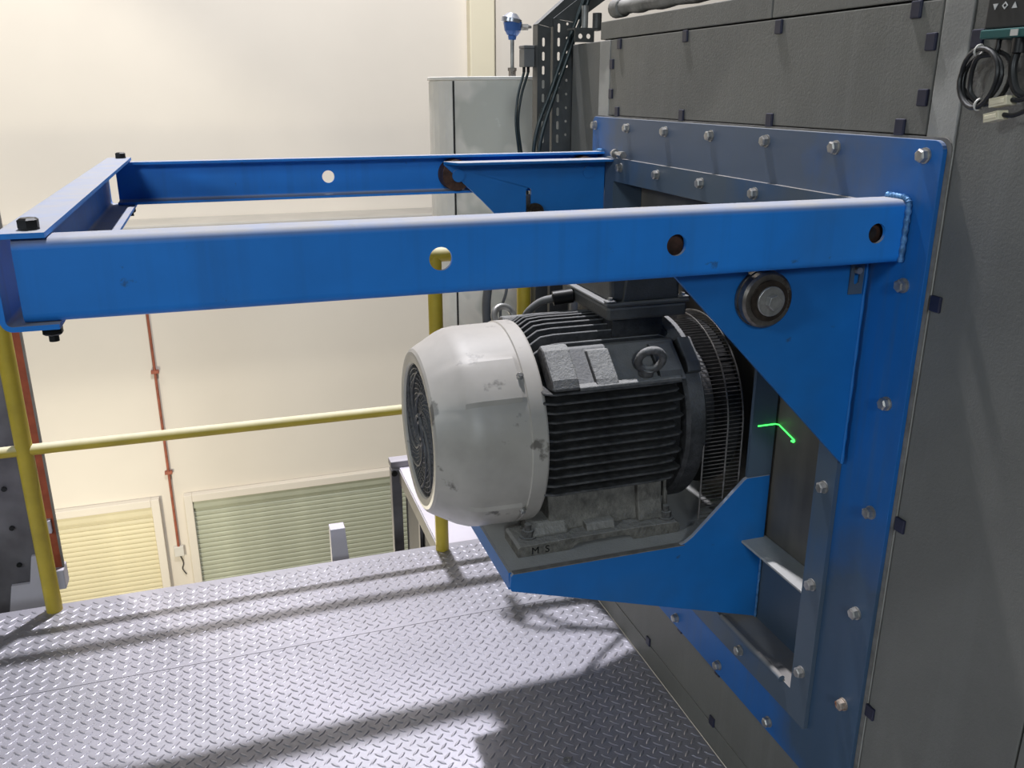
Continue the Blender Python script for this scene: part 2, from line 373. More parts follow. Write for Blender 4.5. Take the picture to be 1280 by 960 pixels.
# clips along the panel joints
ck = MB().box(XF - .005, XF + .001, -.011, .011, -.013, .013).build('clip', 'clip', hs, bevel=.002)
cl0 = WORLD[ck.name].copy()
clips = [(2.328, 1.737), (1.963, 1.738), (1.59, 1.736), (1.221, 1.739), (1.180, 1.690), (1.181, 1.608), (1.223, 1.562), (1.594, 1.562), (1.96, 1.562), (2.328, 1.562), (2.374, 1.687), (2.374, 1.609),
         (1.089, 1.690), (1.090, 1.296), (1.092, .902), (1.094, .509), (1.974, .083), (1.611, .083), (1.606, .240), (1.25, .083), (1.80, .240), (2.17, .240), (2.475, 1.694)]
ck.location = Vector((cl0.x, clips[0][0], clips[0][1])) - WORLD[hs.name]; WORLD[ck.name] = Vector((cl0.x, clips[0][0], clips[0][1]))
for (y, z) in clips[1:]: inst(ck, 'clip', (cl0.x if y < 2.47 else cl0.x + .02, y, z), hs)
# lagged pipe lying along the top edge
pp = smooth_path([(.055, 2.45, 1.836), (.055, 2.1, 1.834), (.055, 1.5, 1.836), (.055, .6, 1.836)], 10)
rp = [.020 + .0022 * math.sin(i * 1.7) for i in range(len(pp))]
o = tag(MB().tube(pp, .02, 12, rad=rp).build('lagged_pipe', 'pipe', smooth=60), 'pale dusty lagged pipe lying along the top of the grey housing', 'pipe')
MB().cyl((.055, 2.46, 1.836), (.055, 2.405, 1.836), .026, seg=16).build('end_fitting', 'pipe', o, smooth=40, bevel=.004)

# ------------------------------------------------------------------ blue mounting frame: plate, rails and end channel
YC = 1.797
def mir(y): return 2 * YC - y
mf = thing('mounting_frame', (-.6, YC, .24), 'blue steel frame of bolted wall plate and two drilled rails joined by a channel', 'steel frame')
MB().plate(rrect(1.112, 2.470, .244, 1.546, .018), [rect(1.300, 2.294, .412, 1.375)], 'x', 0, .0085).build('wall_plate', 'blue_plate', mf, bevel=.0012)
MB().plate(rrect(1.105, 2.476, .240, 1.550, .018), [rect(1.300, 2.294, .412, 1.375)], 'x', .0087, .0118).build('gasket', 'gasket', mf)
ob = [(1.147 + .2172 * k, 1.522) for k in range(7)] + [(1.153, z) for z in (1.314, 1.107, .899, .690, .485, .277)]
ob += [(1.372 + .2155 * k, .272) for k in range(5)] + [(2.440, z) for z in (1.314, 1.107, .899, .690, .485, .277)]
for i, (y, z) in enumerate(ob):
    inst(BOLT_R if (abs(z - .485) < .01 and y < 1.2) else BOLT, 'hex_bolt', (0, y, z), mf, (random.uniform(0, 1), 0, 0))
AX0 = -1.297; AZ0, AZ1 = 1.350, 1.452; AT = .006; AR = .012; AW = .050
HX = (-.778, -.418, -.058)
def rail(sign):
    mb = MB()
    yo = 1.164 if sign > 0 else mir(1.164)
    def Y(d): return yo + sign * d
    ya, yb = sorted((Y(0), Y(AT)))
    mb.plate([(AX0, AZ0 + AR), (-.0005, AZ0 + AR), (-.0005, AZ1 - AR), (AX0, AZ1 - AR)], [circ(h, 1.4005, .0162) for h in HX], 'y', ya, yb)
    for zc, sg in ((AZ0 + AR, -1), (AZ1 - AR, 1)):
        prof = []
        for i in range(8):
            a = PI / 2 * i / 7; prof.append((AR - AR * math.cos(a), zc + sg * AR * math.sin(a)))
        prof.append((AW, zc + sg * AR)); prof.append((AW, zc + sg * (AR - AT)))
        for i in range(8):
            a = PI / 2 * (7 - i) / 7; q = AR - AT; prof.append((AR - q * math.cos(a), zc + sg * q * math.sin(a)))
        vs = [(AX0, Y(d), z) for d, z in prof] + [(-.0005, Y(d), z) for d, z in prof]; n = len(prof)
        fs = [(i, (i + 1) % n, (i + 1) % n + n, i + n) for i in range(n)]
        for base in (0, n):
            for i in range(8): fs.append((base + i, base + i + 1, base + n - 2 - i, base + n - 1 - i) if i < 8 else ())
        mb.add(vs, fs)
    return mb.build('rail', 'blue', mf, smooth=35)
rail(1); rail(-1)
# weld beads where the rails meet the plate
def bead(path, r, name='weld_bead', par=None):
    pts = smooth_path(path, 10); rad = [r * (1 + .22 * math.sin(i * 1.9) + random.uniform(-.1, .1)) for i in range(len(pts))]
    return MB().tube(pts, r, 8, rad=rad).build(name, 'weld', par or mf, smooth=60)
bead([(-.006, 1.162, 1.352), (-.006, 1.161, 1.40), (-.006, 1.161, 1.442), (-.006, 1.168, 1.453), (-.006, 1.19, 1.455), (-.006, 1.212, 1.455)], .0048)
bead([(-.005, mir(1.162), 1.352), (-.005, mir(1.161), 1.442), (-.005, mir(1.168), 1.453), (-.005, mir(1.21), 1.455)], .005)
# end channel, open towards the plate, clasping the rail ends
ch = MB(); c_x0, c_x1, cz0, cz1, ct = -1.322, -1.258, 1.3425, 1.4605, .0065; cr = .014
prof = []
prof.append((c_x1, cz0))
for i in range(7):
    a = PI / 2 * i / 6; prof.append((c_x0 + cr - cr * math.sin(a), cz0 + cr - cr * math.cos(a)))
for i in range(7):
    a = PI / 2 * i / 6; prof.append((c_x0 + cr - cr * math.cos(a), cz1 - cr + cr * math.sin(a)))
prof.append((c_x1, cz1)); prof.append((c_x1, cz1 - ct)); q = cr - ct
for i in range(7):
    a = PI / 2 * (6 - i) / 6; prof.append((c_x0 + cr - q * math.cos(a), cz1 - cr + q * math.sin(a)))
for i in range(7):
    a = PI / 2 * (6 - i) / 6; prof.append((c_x0 + cr - q * math.sin(a), cz0 + cr - q * math.cos(a)))
prof.append((c_x1, cz0 + ct))
ch.plate(prof, [], 'y', 1.158, mir(1.160))
ch.build('end_channel', 'blue', mf, smooth=35)
for y in (1.19, mir(1.19)):
    inst(BOLT_B, 'channel_bolt', (-1.279, y, cz1), mf, (0, PI / 2, 0))
    inst(BOLT_B, 'channel_bolt', (-1.272, y, cz0), mf, (0, -PI / 2, 0))
    MB().cyl((-1.272, y, cz0 - .012), (-1.272, y, cz0 - .022), .006, seg=12).build('bolt_tail', 'blackbolt', mf)

# ------------------------------------------------------------------ sliding carriage: inner ring, gussets, rollers, tray
cg = thing('motor_carriage', (-.2, YC, .35), 'blue steel carriage with gusset plates and rollers carrying the motor on a tray', 'carriage')
RT = .010
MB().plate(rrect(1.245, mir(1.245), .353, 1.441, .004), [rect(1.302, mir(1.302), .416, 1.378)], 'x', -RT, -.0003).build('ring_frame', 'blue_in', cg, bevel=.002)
rb = [(1.592 + .2182 * k, 1.4175) for k in range(-1, 4)] + [(1.273, z) for z in (.897, .683, .477)] + [(1.49, .383), (1.70, .383), (1.92, .383)]
for (y, z) in rb: inst(BOLT, 'hex_bolt', (-RT, y, z), cg, (random.uniform(0, 1), 0, 0))
rec = MB()
rec.box(-.0099, .078, 1.3025, mir(1.3025), .4085, .4155); rec.box(-.0099, .078, 1.3025, mir(1.3025), 1.3785, 1.3845)
rec.box(-.0099, .078, mir(1.3025), mir(1.2985), .4085, 1.3845); rec.box(-.0099, .078, 1.2985, 1.3025, .4085, 1.3845)
rec.build('recess_liner', 'blue_in', cg)
MB().cyl((-.012, 1.33, .420), (-.012, 1.575, .420), .0075, seg=12).build('rolled_edge', 'blue_in', cg, smooth=40)
MB().box(.0785, .084, 1.2985, mir(1.2985), .4085, 1.3845).build('plug_panel', 'plug', cg)
MB().box(.010, .078, 1.303, mir(1.303), .626, .632).build('shelf', 'tray_top', cg, bevel=.0015)
MB().box(.070, .0783, 1.303, mir(1.303), .416, .6255).build('shelf_web', 'blue_in', cg)
def gusset(y0, y1):
    out = [(-.0102, .962), (-.0102, 1.437), (-.478, 1.437), (-.478, 1.428), (-.375, 1.3315)]
    slot = [(-.238 + .008 * math.cos(a), (1.352 if math.sin(a) >= 0 else 1.290) + .008 * math.sin(a)) for a in [2 * PI * i / 20 for i in range(20)]]
    return MB().plate(out, [slot], 'y', y0, y1).build('gusset', 'blue_shaded', cg, bevel=.001)
gusset(1.231, 1.241); gusset(mir(1.241), mir(1.231))
for s_ in (1, -1):
    yy = [1.2412, 1.300] if s_ > 0 else [mir(1.300), mir(1.2412)]
    MB().plate([(-.0102, yy[0]), (-.0102, yy[1]), (-.455 if s_ > 0 else -.478, yy[1]), (-.478 if s_ > 0 else -.455, yy[0])], [], 'z', 1.431, 1.437).build('gusset_flange', 'blue_shaded', cg)
o = bead([(-.013, 1.230, .965), (-.013, 1.230, 1.1), (-.013, 1.230, 1.3), (-.013, 1.230, 1.435)], .003, par=cg); o.data.materials[0] = M['blue_shaded']
def roller(side):
    s = 1 if side == 'near' else -1
    def Y(d): return (1.231 - d) if s > 0 else mir(1.231 - d)
    x, z = -.221, 1.2930
    mb = MB(); mb.cyl((x, Y(.002), z), (x, Y(.008), z), .0485, seg=40); mb.cyl((x, Y(.008), z), (x, Y(.022), z), .0470, seg=40); mb.cyl((x, Y(.022), z), (x, Y(.026), z), .0470, .043, seg=40)
    w = mb.build('roller', 'steel', cg, smooth=35)
    mb = MB(); mb.cyl((x, Y(.0262), z), (x, Y(.030), z), .034, seg=32); mb.build('bearing_seal', 'greased', w, smooth=35)
    mb = MB(); mb.cyl((x, Y(.0302), z), (x, Y(.035), z), .025, seg=28); mb.build('roller_washer', 'zinc', w, smooth=35, bevel=.001)
    mb = MB(); mb.cyl((x, Y(.0352), z), (x, Y(.047), z), .0135, seg=6, rot=.3); mb.build('roller_nut', 'zinc', w, bevel=.001)
    mb = MB(); mb.cyl((x, Y(-.0105), z), (x, Y(-.018), z), .026, seg=28); mb.cyl((x, Y(-.018), z), (x, Y(-.032), z), .015, seg=6); mb.build('axle_nut', 'greased', w)
    # wheel running inside the rail channel
    for x2, z2 in ((-.440, 1.3995), (-.060, 1.3995)):
        mb = MB(); mb.cyl((x2, Y(.001), z2), (x2, Y(.022), z2), .0405, seg=36); mb.cyl((x2, Y(.022), z2), (x2, Y(.052), z2), .0415, seg=36)
        w2 = mb.build('guide_wheel', 'rusty', cg, smooth=35)
        MB().cyl((x2, Y(-.0105), z2), (x2, Y(-.0135), z2), .017, seg=24).build('axle_cap', 'blue_shaded', w2)
        MB().cyl((x2, Y(.0522), z2), (x2, Y(.056), z2), .010, seg=20).build('axle_end', 'greased', w2)
    # slotted lock plate
    sl = [(-.034 + .0055 * math.cos(a), (1.322 if math.sin(a) >= 0 else 1.308) + .0055 * math.sin(a)) for a in [2 * PI * i / 16 for i in range(16)]]
    a, b = sorted((Y(.001), Y(.004)))
    lp = MB().plate(rect(-.047, -.020, 1.286, 1.338), [sl], 'y', a, b).build('lock_plate', 'blue_in', cg)
    MB().cyl((-.036, Y(.0042), 1.328), (-.036, Y(.012), 1.328), .006, seg=12).build('lock_pin', 'zinc', lp, smooth=40)
roller('near'); roller('far')
# motor tray: table, tapering side brackets and front lip
MB().plate([(-.546, 1.5652), (-.05, 1.5652), (.0095, 1.5652), (.0095, mir(1.5652)), (-.546, mir(1.5652))], [], 'z', .633, .645).build('tray_table', 'tray_top', cg)
def bracket(y0, y1):
    MB().plate([(.0102, .790), (.0698, .790), (.0698, 1.30), (.0102, 1.30)], [], 'y', y0, y1).build('bracket_upright', 'blue_in', cg, bevel=.0012)  # same plate as the side bracket; darker blue stands in for shade
    out = [(-.548, .604), (.0698, .418), (.0698, .7895), (.010, .7895), (.004, .786), (-.118, .664), (-.135, .652), (-.152, .6465), (-.545, .6455), (-.550, .640), (-.552, .612)]
    return MB().plate(out, [], 'y', y0, y1).build('side_bracket', 'blue_shaded', cg, bevel=.0012)
bracket(1.555, 1.565); bracket(mir(1.565), mir(1.555))
MB().box(-.552, -.5465, 1.5652, mir(1.5652), .604, .6445).build('front_lip', 'blue_shaded', cg)
MB().box(-.545, -.14, 1.553, 1.567, .6458, .6475).build('worn_edge', 'gasket', cg)
bead([(.066, 1.553, .42), (.066, 1.553, .52), (.066, 1.553, .62)], .003, par=cg)
# hand clamp pin at the far top corner of the ring
pn = MB(); pn.cyl((-.02, 2.285, 1.455), (-.02, 2.21, 1.452), .006, seg=12); pn.cyl((-.02, 2.235, 1.453), (-.02, 2.212, 1.4525), .0105, seg=6)
pn.cyl((-.02, 2.27, 1.4545), (-.02, 2.262, 1.454), .012, seg=14); pn.build('adjusting_screw', 'zinc', cg)

# ------------------------------------------------------------------ electric motor
ZC = .90
mo = thing('electric_motor', (-.32, YC, .6452), 'dusty dark cast-iron electric motor with finned body and pale fan cowl', 'motor')
def cowl_mod(x, r, t):
    d = math.degrees(t) % 360
    if x < -.505 and x > -.665 and r > .15:
        for c in (44, 136, 224, 316):
            e = 14 - abs(d - c)
            if e > 0: return .0042 * min(1, e / 1.0)
    return 0
cp = [(-.462, .2285), (-.4655, .2300), (-.497, .2300), (-.499, .2270), (-.51, .2268), (-.592, .2255), (-.612, .2225), (-.628, .2165), (-.678, .1885), (-.687, .1825), (-.691, .176), (-.692, .168), (-.690, .154), (-.686, .150), (-.680, .150), (-.676, .156), (-.668, .186), (-.62, .215), (-.595, .2225), (-.462, .2255)]
cowl = MB().lathe_x(cp, YC, ZC, 144, cowl_mod, closed=True).build('fan_cowl', 'cowl', mo, smooth=14, label='pale grey scuffed sheet metal fan cowl')
gr = MB()
def ringx(x, r, w, seg=56): gr.tube([(x, YC - r * math.cos(2 * PI * i / seg), ZC + r * math.sin(2 * PI * i / seg)) for i in range(seg)], w, 5, closed=True)
for r in (.149, .139, .128, .117, .106, .095, .084, .073, .062, .051): ringx(-.6835, r, .00145)
ringx(-.6845, .034, .005, 40); ringx(-.6845, .019, .004, 30)
for k in range(54):
    a0 = 2 * PI * k / 54; pts = []
    for i in range(9):
        f = i / 8; r = .036 + (.149 - .036) * f; a = a0 + .9 * (1 - f) ** 1.6
        pts.append((-.6835, YC - r * math.cos(a), ZC + r * math.sin(a)))
    gr.tube(pts, .00125, 4)
for k in range(8):                                 # broad swirl ribs
    a0 = 2 * PI * k / 8; pts = []
    for i in range(11):
        f = i / 10; r = .03 + .108 * f; a = a0 + 1.5 * (1 - f)
        pts.append((-.6855, YC - r * math.cos(a), ZC + r * math.sin(a)))
    gr.tube(pts, .003, 5)
gr.build('fan_grille', 'grille', cowl, smooth=60)
MB().lathe_x([(-.655, .001), (-.655, .185), (-.648, .185), (-.648, .001)], YC, ZC, 48).build('dark_backing', 'cowl_dark', cowl)  # black disc in place of the shaded fan space behind the grille
for d in (44, 136, 224, 316):
    a = math.radians(d if d < 180 else d + (8 if d > 270 else -8)); r = .2292
    o = inst(BOLT_S, 'cowl_screw', (-.506, YC - r * math.cos(a), ZC + r * math.sin(a)), mo)
    o.rotation_mode = 'QUATERNION'; o.rotation_quaternion = Vector((-1, 0, 0)).rotation_difference(Vector((0, -math.cos(a), math.sin(a))))
# finned stator body
MB().lathe_x([(-.470, .001), (-.470, .188), (-.118, .188), (-.118, .001)], YC, ZC, 48).build('stator_body', 'cowl_dark', mo, smooth=40)  # near-black core paints in the deep shade between the fins
fin_z = [.803 + .0205 * k for k in range(12)]
def fin_side(z, x1, s, drop):
    mb = MB(); yo = 1.578; yi = 1.70
    pts = [(-.468, 0), (x1 - .012, 0), (x1, .004), (x1 - .004, .03), (-.468, .03)]
    h = .0027
    ring = [(-.468, yi), (-.468, yo + .012), (-.445, yo), (x1 - .055, yo), (x1 - .012, yo + .006), (x1, yo + .016), (x1, yi)]
    if s < 0: ring = [(a, mir(b)) for a, b in ring]
    mb.plate(ring, [], 'z', z - h, z + h); return mb
f0 = None
for i, z in enumerate(fin_z):
    for s in (1, -1):
        fin_side(z, -.140 if i % 2 == 1 else -.155, s, 0).build('cooling_fin', 'fin', mo, bevel=.0016, bseg=1)
for k in range(-5, 6):                             # upright fins along the top
    y = YC + .0225 * k; zt = ZC + math.sqrt(.239 ** 2 - (.0225 * k) ** 2 * 1.0) - (.0 if abs(k) < 5 else .004)
    ring = [(-.468, 1.02), (-.468, zt - .024), (-.435, zt - .003), (-.405, zt), (-.165, zt), (-.14, zt - .01), (-.125, zt - .03), (-.125, 1.02)]
    MB().plate(ring, [], 'y', y - .0028, y + .0028).build('cooling_fin', 'iron', mo, bevel=.0016, bseg=1)
# shoulder castings on the 45 degree corners
def shoulder(s):
    def Y(y): return y if s > 0 else mir(y)
    def pr(poly, x0, x1): 
        return MB().plate([(Y(a), b) for a, b in poly], [], 'x', x0, x1)
    pr([(1.588, 1.030), (1.60, 1.040), (1.668, 1.098), (1.690, 1.098), (1.72, 1.03)], -.440, -.140).build('shoulder', 'iron', mo, bevel=.003)
    pr([(1.574, 1.036), (1.586, 1.058), (1.640, 1.105), (1.665, 1.112), (1.69, 1.09), (1.62, 1.03)], -.452, -.392).build('shoulder_block', 'iron_lt', mo, bevel=.006)
    pr([(1.580, 1.036), (1.592, 1.050), (1.648, 1.097), (1.67, 1.092), (1.62, 1.03)], -.352, -.302).build('shoulder_block', 'iron_lt', mo, bevel=.003)
    pr([(1.578, 1.031), (1.580, 1.039), (1.596, 1.042), (1.61, 1.031)], -.392, -.158).build('shoulder_lip', 'iron_lt', mo, bevel=.002)
    pr([(1.586, 1.036), (1.594, 1.052), (1.652, 1.097), (1.67, 1.092), (1.62, 1.03)], -.205, -.152).build('shoulder_block', 'iron', mo, bevel=.003)
shoulder(1); shoulder(-1)
def eyebolt(x, y, z, n, m, tilt):
    n = Vector(n).normalized(); c = Vector((x, y, z)) + n * .032
    side = Vector((1, 0, 0)); side = (side * math.cos(tilt) + n.cross(side) * math.sin(tilt)).normalized()
    pts = [c + (side * math.cos(a) + n * math.sin(a)) * .0255 for a in [2 * PI * i / 32 for i in range(32)]]
    mb = MB().tube(pts, .0085, 12, closed=True)
    mb.cyl(Vector((x, y, z)) - n * .006, Vector((x, y, z)) + n * .010, .017, .015, seg=20)
    mb.build('lifting_eye', m, mo, smooth=50)
eyebolt(-.232, 1.603, 1.050, (.1, -.35, .94), 'iron_lt', -.25)
eyebolt(-.425, mir(1.615), 1.066, (0, .5, .8), 'galv_lt', .1)
# drive end shield
MB().lathe_x([(-.137, .001), (-.137, .214), (-.130, .222), (-.094, .222), (-.088, .216), (-.088, .17), (-.03, .15), (-.03, .001)], YC, ZC, 72).build('end_shield', 'iron', mo, smooth=35)
for s in (1, -1):
    def Y(y): return y if s > 0 else mir(y)
    MB().plate([(Y(1.600), 1.040), (Y(1.612), 1.062), (Y(1.662), 1.104), (Y(1.69), 1.08), (Y(1.64), 1.02)], [], 'x', -.132, -.098).build('end_shield_lug', 'box_grey', mo, bevel=.004)
# wire cage round the cooling disc
gd = MB(); gx0, gx1, grr = -.094, .004, .2165
def U(r, f):                                       # point along an inverted U, f in 0..1
    leg = ZC - .692; arc = PI * r; tot = 2 * leg + arc; d = f * tot
    if d < leg: return (YC - r, .692 + d)
    if d > leg + arc: return (YC + r, ZC - (d - leg - arc))
    a = (d - leg) / r; return (YC - r * math.cos(a), ZC + r * math.sin(a))
for x in (gx0, -.036, gx1 - .002): gd.tube([(x, *U(grr + .002, i / 72)) for i in range(73)], .0021, 6)
nw = 118
for i in range(nw + 1):
    y, z = U(grr, i / nw); gd.cyl((gx0 - .001, y, z), (gx1, y, z), .00115, seg=5)
gd.build('wire_guard', 'wire', mo, smooth=60, kind='stuff')
MB().lathe_x([(-.0295, .001), (-.0295, .150), (-.022, .200), (.006, .200), (.006, .001)], YC, ZC, 64).build('cooling_disc', 'dark', mo, smooth=35)
MB().cyl((.006, YC, ZC), (.0784, YC, ZC), .045, seg=32).build('shaft', 'steel', mo, smooth=40)
# feet
def foot(s):
    def Y(y): return y if s > 0 else mir(y)
    prof = [(-.514, .6452), (-.391, .6452), (-.383, .650), (-.372, .6585), (-.262, .6605), (-.246, .657), (-.238, .648), (-.232, .6452), (-.126, .6452), (-.118, .650), (-.118, .667), (-.126, .672), (-.225, .6745), (-.37, .6745), (-.508, .672), (-.514, .667)]
    ft = MB().plate(prof, [], 'y', *sorted((Y(1.616), Y(1.712)))).build('foot', 'foot', mo, bevel=.004, label='cast foot stamped with letters' if s > 0 else None)
    wb = MB().plate([(Y(1.655), .674), (Y(1.662), .70), (Y(1.675), .76), (Y(1.68), .82), (Y(1.75), .82), (Y(1.72), .674)], [], 'x', -.425, -.165)
    wb.build('foot_web', 'foot', mo, bevel=.004)
    MB().plate([(Y(1.640), .674), (Y(1.655), .69), (Y(1.662), .70), (Y(1.72), .70), (Y(1.72), .674)], [], 'x', -.475, -.385).build('foot_boss', 'foot', mo, bevel=.006)
    MB().plate([(Y(1.640), .674), (Y(1.652), .72), (Y(1.662), .81), (Y(1.72), .81), (Y(1.72), .674)], [], 'x', -.212, -.150).build('foot_rib', 'foot', mo, bevel=.004)
    MB().plate([(Y(1.630), .674), (Y(1.640), .690), (Y(1.66), .692), (Y(1.69), .674)], [], 'x', -.345, -.275).build('foot_boss', 'foot', mo, bevel=.003)
    for x, y in ((-.478, 1.655), (-.142, 1.645)):
        mb = MB(); mb.cyl((x, Y(y), .672), (x, Y(y), .676), .019, seg=20); mb.cyl((x, Y(y), .676), (x, Y(y), .690), .0145, seg=6); mb.cyl((x, Y(y), .690), (x, Y(y), .704), .0078, seg=12)
        mb.build('foot_bolt', 'iron_lt', mo)
    return ft
ft = foot(1); foot(-1)
MB().cyl((-.137, 1.66, .672), (-.137, 1.668, .80), .006, seg=10).build('drain_stud', 'foot', mo)
def text_mesh(txt, size, depth, name, m, parent, loc, rot, label=None):
    c = bpy.data.curves.new(name, 'FONT'); c.body = txt; c.size = size; c.extrude = depth; c.align_x = 'CENTER'; c.align_y = 'CENTER'
    to = bpy.data.objects.new(name + '_curve', c); COL.objects.link(to); bpy.context.view_layer.update()
    me = bpy.data.meshes.new_from_object(to.evaluated_get(bpy.context.evaluated_depsgraph_get())); bpy.data.objects.remove(to)
    me.materials.clear(); me.materials.append(M[m])
    o = bpy.data.objects.new(name, me); COL.objects.link(o); o.parent = parent
    o.location = Vector(loc) - WORLD[parent.name]; o.rotation_euler = rot; WORLD[o.name] = Vector(loc)
    if label: o['label'] = label
    return o
text_mesh('M  S', .024, .0004, 'stamped_letters', 'blackbolt', ft, (-.462, 1.6156, .657), (PI / 2, 0, 0), 'dark stamped letters M S')
# terminal box
tb = MB().box(-.300, -.112, 1.660, 1.930, 1.152, 1.1815).build('terminal_box', 'box_grey', mo, bevel=.006, label='grey cast terminal box on top of the motor')
MB().box(-.27, -.15, 1.70, 1.90, 1.09, 1.152).build('box_neck', 'iron', tb)
cv = MB(); cv.box(-.304, -.108, 1.656, 1.934, 1.182, 1.190)
cv2 = cv.build('box_flange', 'box_grey', tb, bevel=.003)
lid = MB(); lid.plate([(1.672, 1.190), (1.918, 1.190), (1.908, 1.262), (1.895, 1.27), (1.695, 1.27), (1.682, 1.262)], [], 'x', -.288, -.124)
lid.build('box_lid', 'box_grey', tb, bevel=.008)
MB().plate([(-.262, 1.191), (-.130, 1.191), (-.140, 1.252), (-.252, 1.252)], [], 'y', 1.668, 1.680).build('lid_panel', 'box_grey', tb, bevel=.002)
for x, y in ((-.292, 1.668), (-.120, 1.668), (-.292, 1.922), (-.120, 1.922)):
    MB().box(x - .012, x + .012, y - .010, y + .010, 1.190, 1.196).build('corner_lug', 'box_grey', tb, bevel=.003)
    MB().cyl((x, y, 1.196), (x, y, 1.2015), .0055, seg=6).build('lid_screw', 'zinc', tb)
MB().cyl((-.300, 1.86, 1.166), (-.345, 1.87, 1.160), .017, seg=16).build('cable_gland', 'blackbolt', tb, smooth=40)

# green laser tool mark: a line of projected laser light on bracket and panel
lz = MB()
def strip(p, q, wv):
    p, q, wv = Vector(p), Vector(q), Vector(wv); lz.add([p - wv, q - wv, q + wv, p + wv], [(0, 1, 2, 3)])
lz.box(.0245, .0695, 1.5537, 1.5547, .9125, .9152)
pts = [(.0776, 1.5535 + (1.497 - 1.5535) * t, .9115 + (.898 - .9115) * t) for t in [i / 8 for i in range(9)]]
lz.tube([(.0690, 1.5538, .9138)] + pts, .0015, 6); lz.tube([(.0776, 1.497, .898), (.0776, 1.4935, .8955), (.0776, 1.496, .8925), (.0776, 1.503, .892)], .0023, 6)
tag(lz.build('laser_line', 'laser'), 'bright green laser line bent across the carriage bracket and dark panel', 'laser line')

# ------------------------------------------------------------------ guard railing
RY = 2.84
rl = thing('guard_railing', (-1.0, RY, 0), 'yellow tubular steel guard railing along the platform edge', 'railing')
def post(x, par):
    mb = MB().cyl((x, RY, .0005), (x, RY, 1.10), .0245, seg=24); return mb.build('post', 'yellow', par, smooth=40)
post(-1.707, rl); post(-.401, rl); post(-.085, rl)
MB().tube([(-3.3, RY, 1.10), (-1.7, RY, 1.10), (-.40, RY, 1.10), (-.085, RY, 1.10)], .0245, 20).build('top_rail', 'yellow', rl, smooth=40)
MB().tube([(-3.3, RY, .567), (-1.7, RY, .567), (-.40, RY, .567), (-.085, RY, .567)], .0175, 18).build('middle_rail', 'yellow', rl, smooth=40)

# ------------------------------------------------------------------ lower landing beyond the railing
ld = thing('lower_landing', (.1, 3.3, -1.2), 'lilac grey steel landing with dark panelled side beyond the yellow railing', 'landing')
MB().plate([(-.4, 2.892), (1.2, 2.892), (1.2, 4.4), (-.25, 4.4), (-.25, 3.70), (-.4, 3.70)], [], 'z', -.028, -.020).build('deck', 'lilac', ld)
MB().box(-.404, -.392, 2.892, 3.665, -.095, -.0285).build('side_beam', 'beam', ld, bevel=.003)
MB().box(-.385, -.375, 2.90, 3.62, -1.2, -.03).build('infill_panel', 'infill', ld)
MB().box(-.438, -.392, 3.67, 3.72, -1.2, -.030).build('corner_post', 'purple_grey', ld, bevel=.004)
MB().box(-.400, -.386, 3.25, 3.28, -1.2, -.096).build('stiffener', 'purple_grey', ld, bevel=.002)
MB().box(-.440, -.35, 3.665, 3.73, -.0195, .012).build('corner_cap', 'purple_grey', ld, bevel=.004)
MB().cyl((-.425, 3.66, -.045), (-.425, 3.668, -.045), .014, seg=14).build('cap_bolt', 'blackbolt', ld)
up = MB().plate([(-.790, -.30), (-.712, -.30), (-.735, .062), (-.790, .062)], [], 'y', 3.0, 3.05)
tag(up.build('steel_upright', 'lilac', bevel=.002), 'short lilac painted steel upright sticking up behind the platform edge', 'upright')
cl = thing('steel_column', (-1.95, 3.3, -1.0), 'purple-grey steel column plate with bolt holes behind the yellow post', 'column')
MB().plate(rect(-2.3, -1.786, -1.0, 1.6), [], 'y', 3.2, 3.212).build('column_plate', 'purple_grey', cl)
for z in (.30, .148, .001): MB().cyl((-1.874, 3.1999, z), (-1.874, 3.193, z), .009, seg=8).build('rivet', 'blackbolt', cl)
MB().box(-1.815, -1.800, 3.185, 3.1995, -.05, 1.6).build('column_flange', 'beam', cl, bevel=.003)
MB().plate([(-2.0, -.30), (-1.80, -.30), (-1.80, .05), (-1.82, .05), (-1.84, -.055), (-1.90, -.055), (-1.93, -.20)], [], 'y', 3.15, 3.165).build('base_bracket', 'lilac', cl)
rd = thing('red_channel', (-1.75, 3.24, -1.0), 'upright red-oxide steel channel standing between the yellow post and cream wall', 'channel')
MB().box(-1.790, -1.742, 3.215, 3.225, -.04, 1.6).build('web', 'red', rd)
MB().box(-1.7415, -1.735, 3.212, 3.226, -.04, 1.6).build('flange', 'beam', rd)
MB().box(-1.79, -1.735, 3.19, 3.26, -.12, -.0405).build('foot_block', 'lilac', rd, bevel=.004)
MB().box(-1.775, -1.75, 3.19, 3.2145, .11, .16).build('tab', 'lilac', rd, bevel=.002)

# ------------------------------------------------------------------ clad duct, sensor, cable supports
TCX, TCY, TR = .2135, 3.72, .40
tk = thing('clad_vessel', (TCX, TCY, -.02), 'pale grey cement-clad round vessel with a patched face behind the blue rails', 'tank')
MB().cyl((TCX, TCY, -.0195), (TCX, TCY, 1.655), TR, seg=96).build('shell', 'tank', tk, smooth=40)
def arcstrip(a0, a1, r0, r1, z0, z1, name, m):
    n = 8; A = [math.radians(a0 + (a1 - a0) * i / n) for i in range(n + 1)]
    out = [(TCX + r1 * math.cos(a), TCY + r1 * math.sin(a)) for a in A] + [(TCX + r0 * math.cos(a), TCY + r0 * math.sin(a)) for a in reversed(A)]
    return MB().plate(out, [], 'z', z0, z1).build(name, m, tk)
arcstrip(150, 206.5, TR + .0003, TR + .004, -.019, 1.652, 'overlap_sheet', 'tank_edge')
arcstrip(206.8, 207.8, TR + .0003, TR + .003, -.019, 1.652, 'lap_joint', 'seam')
MB().cyl((TCX, TCY, 1.6553), (TCX, TCY, 1.668), TR + .008, seg=96).build('lid', 'tank_edge', tk, smooth=40, bevel=.002)
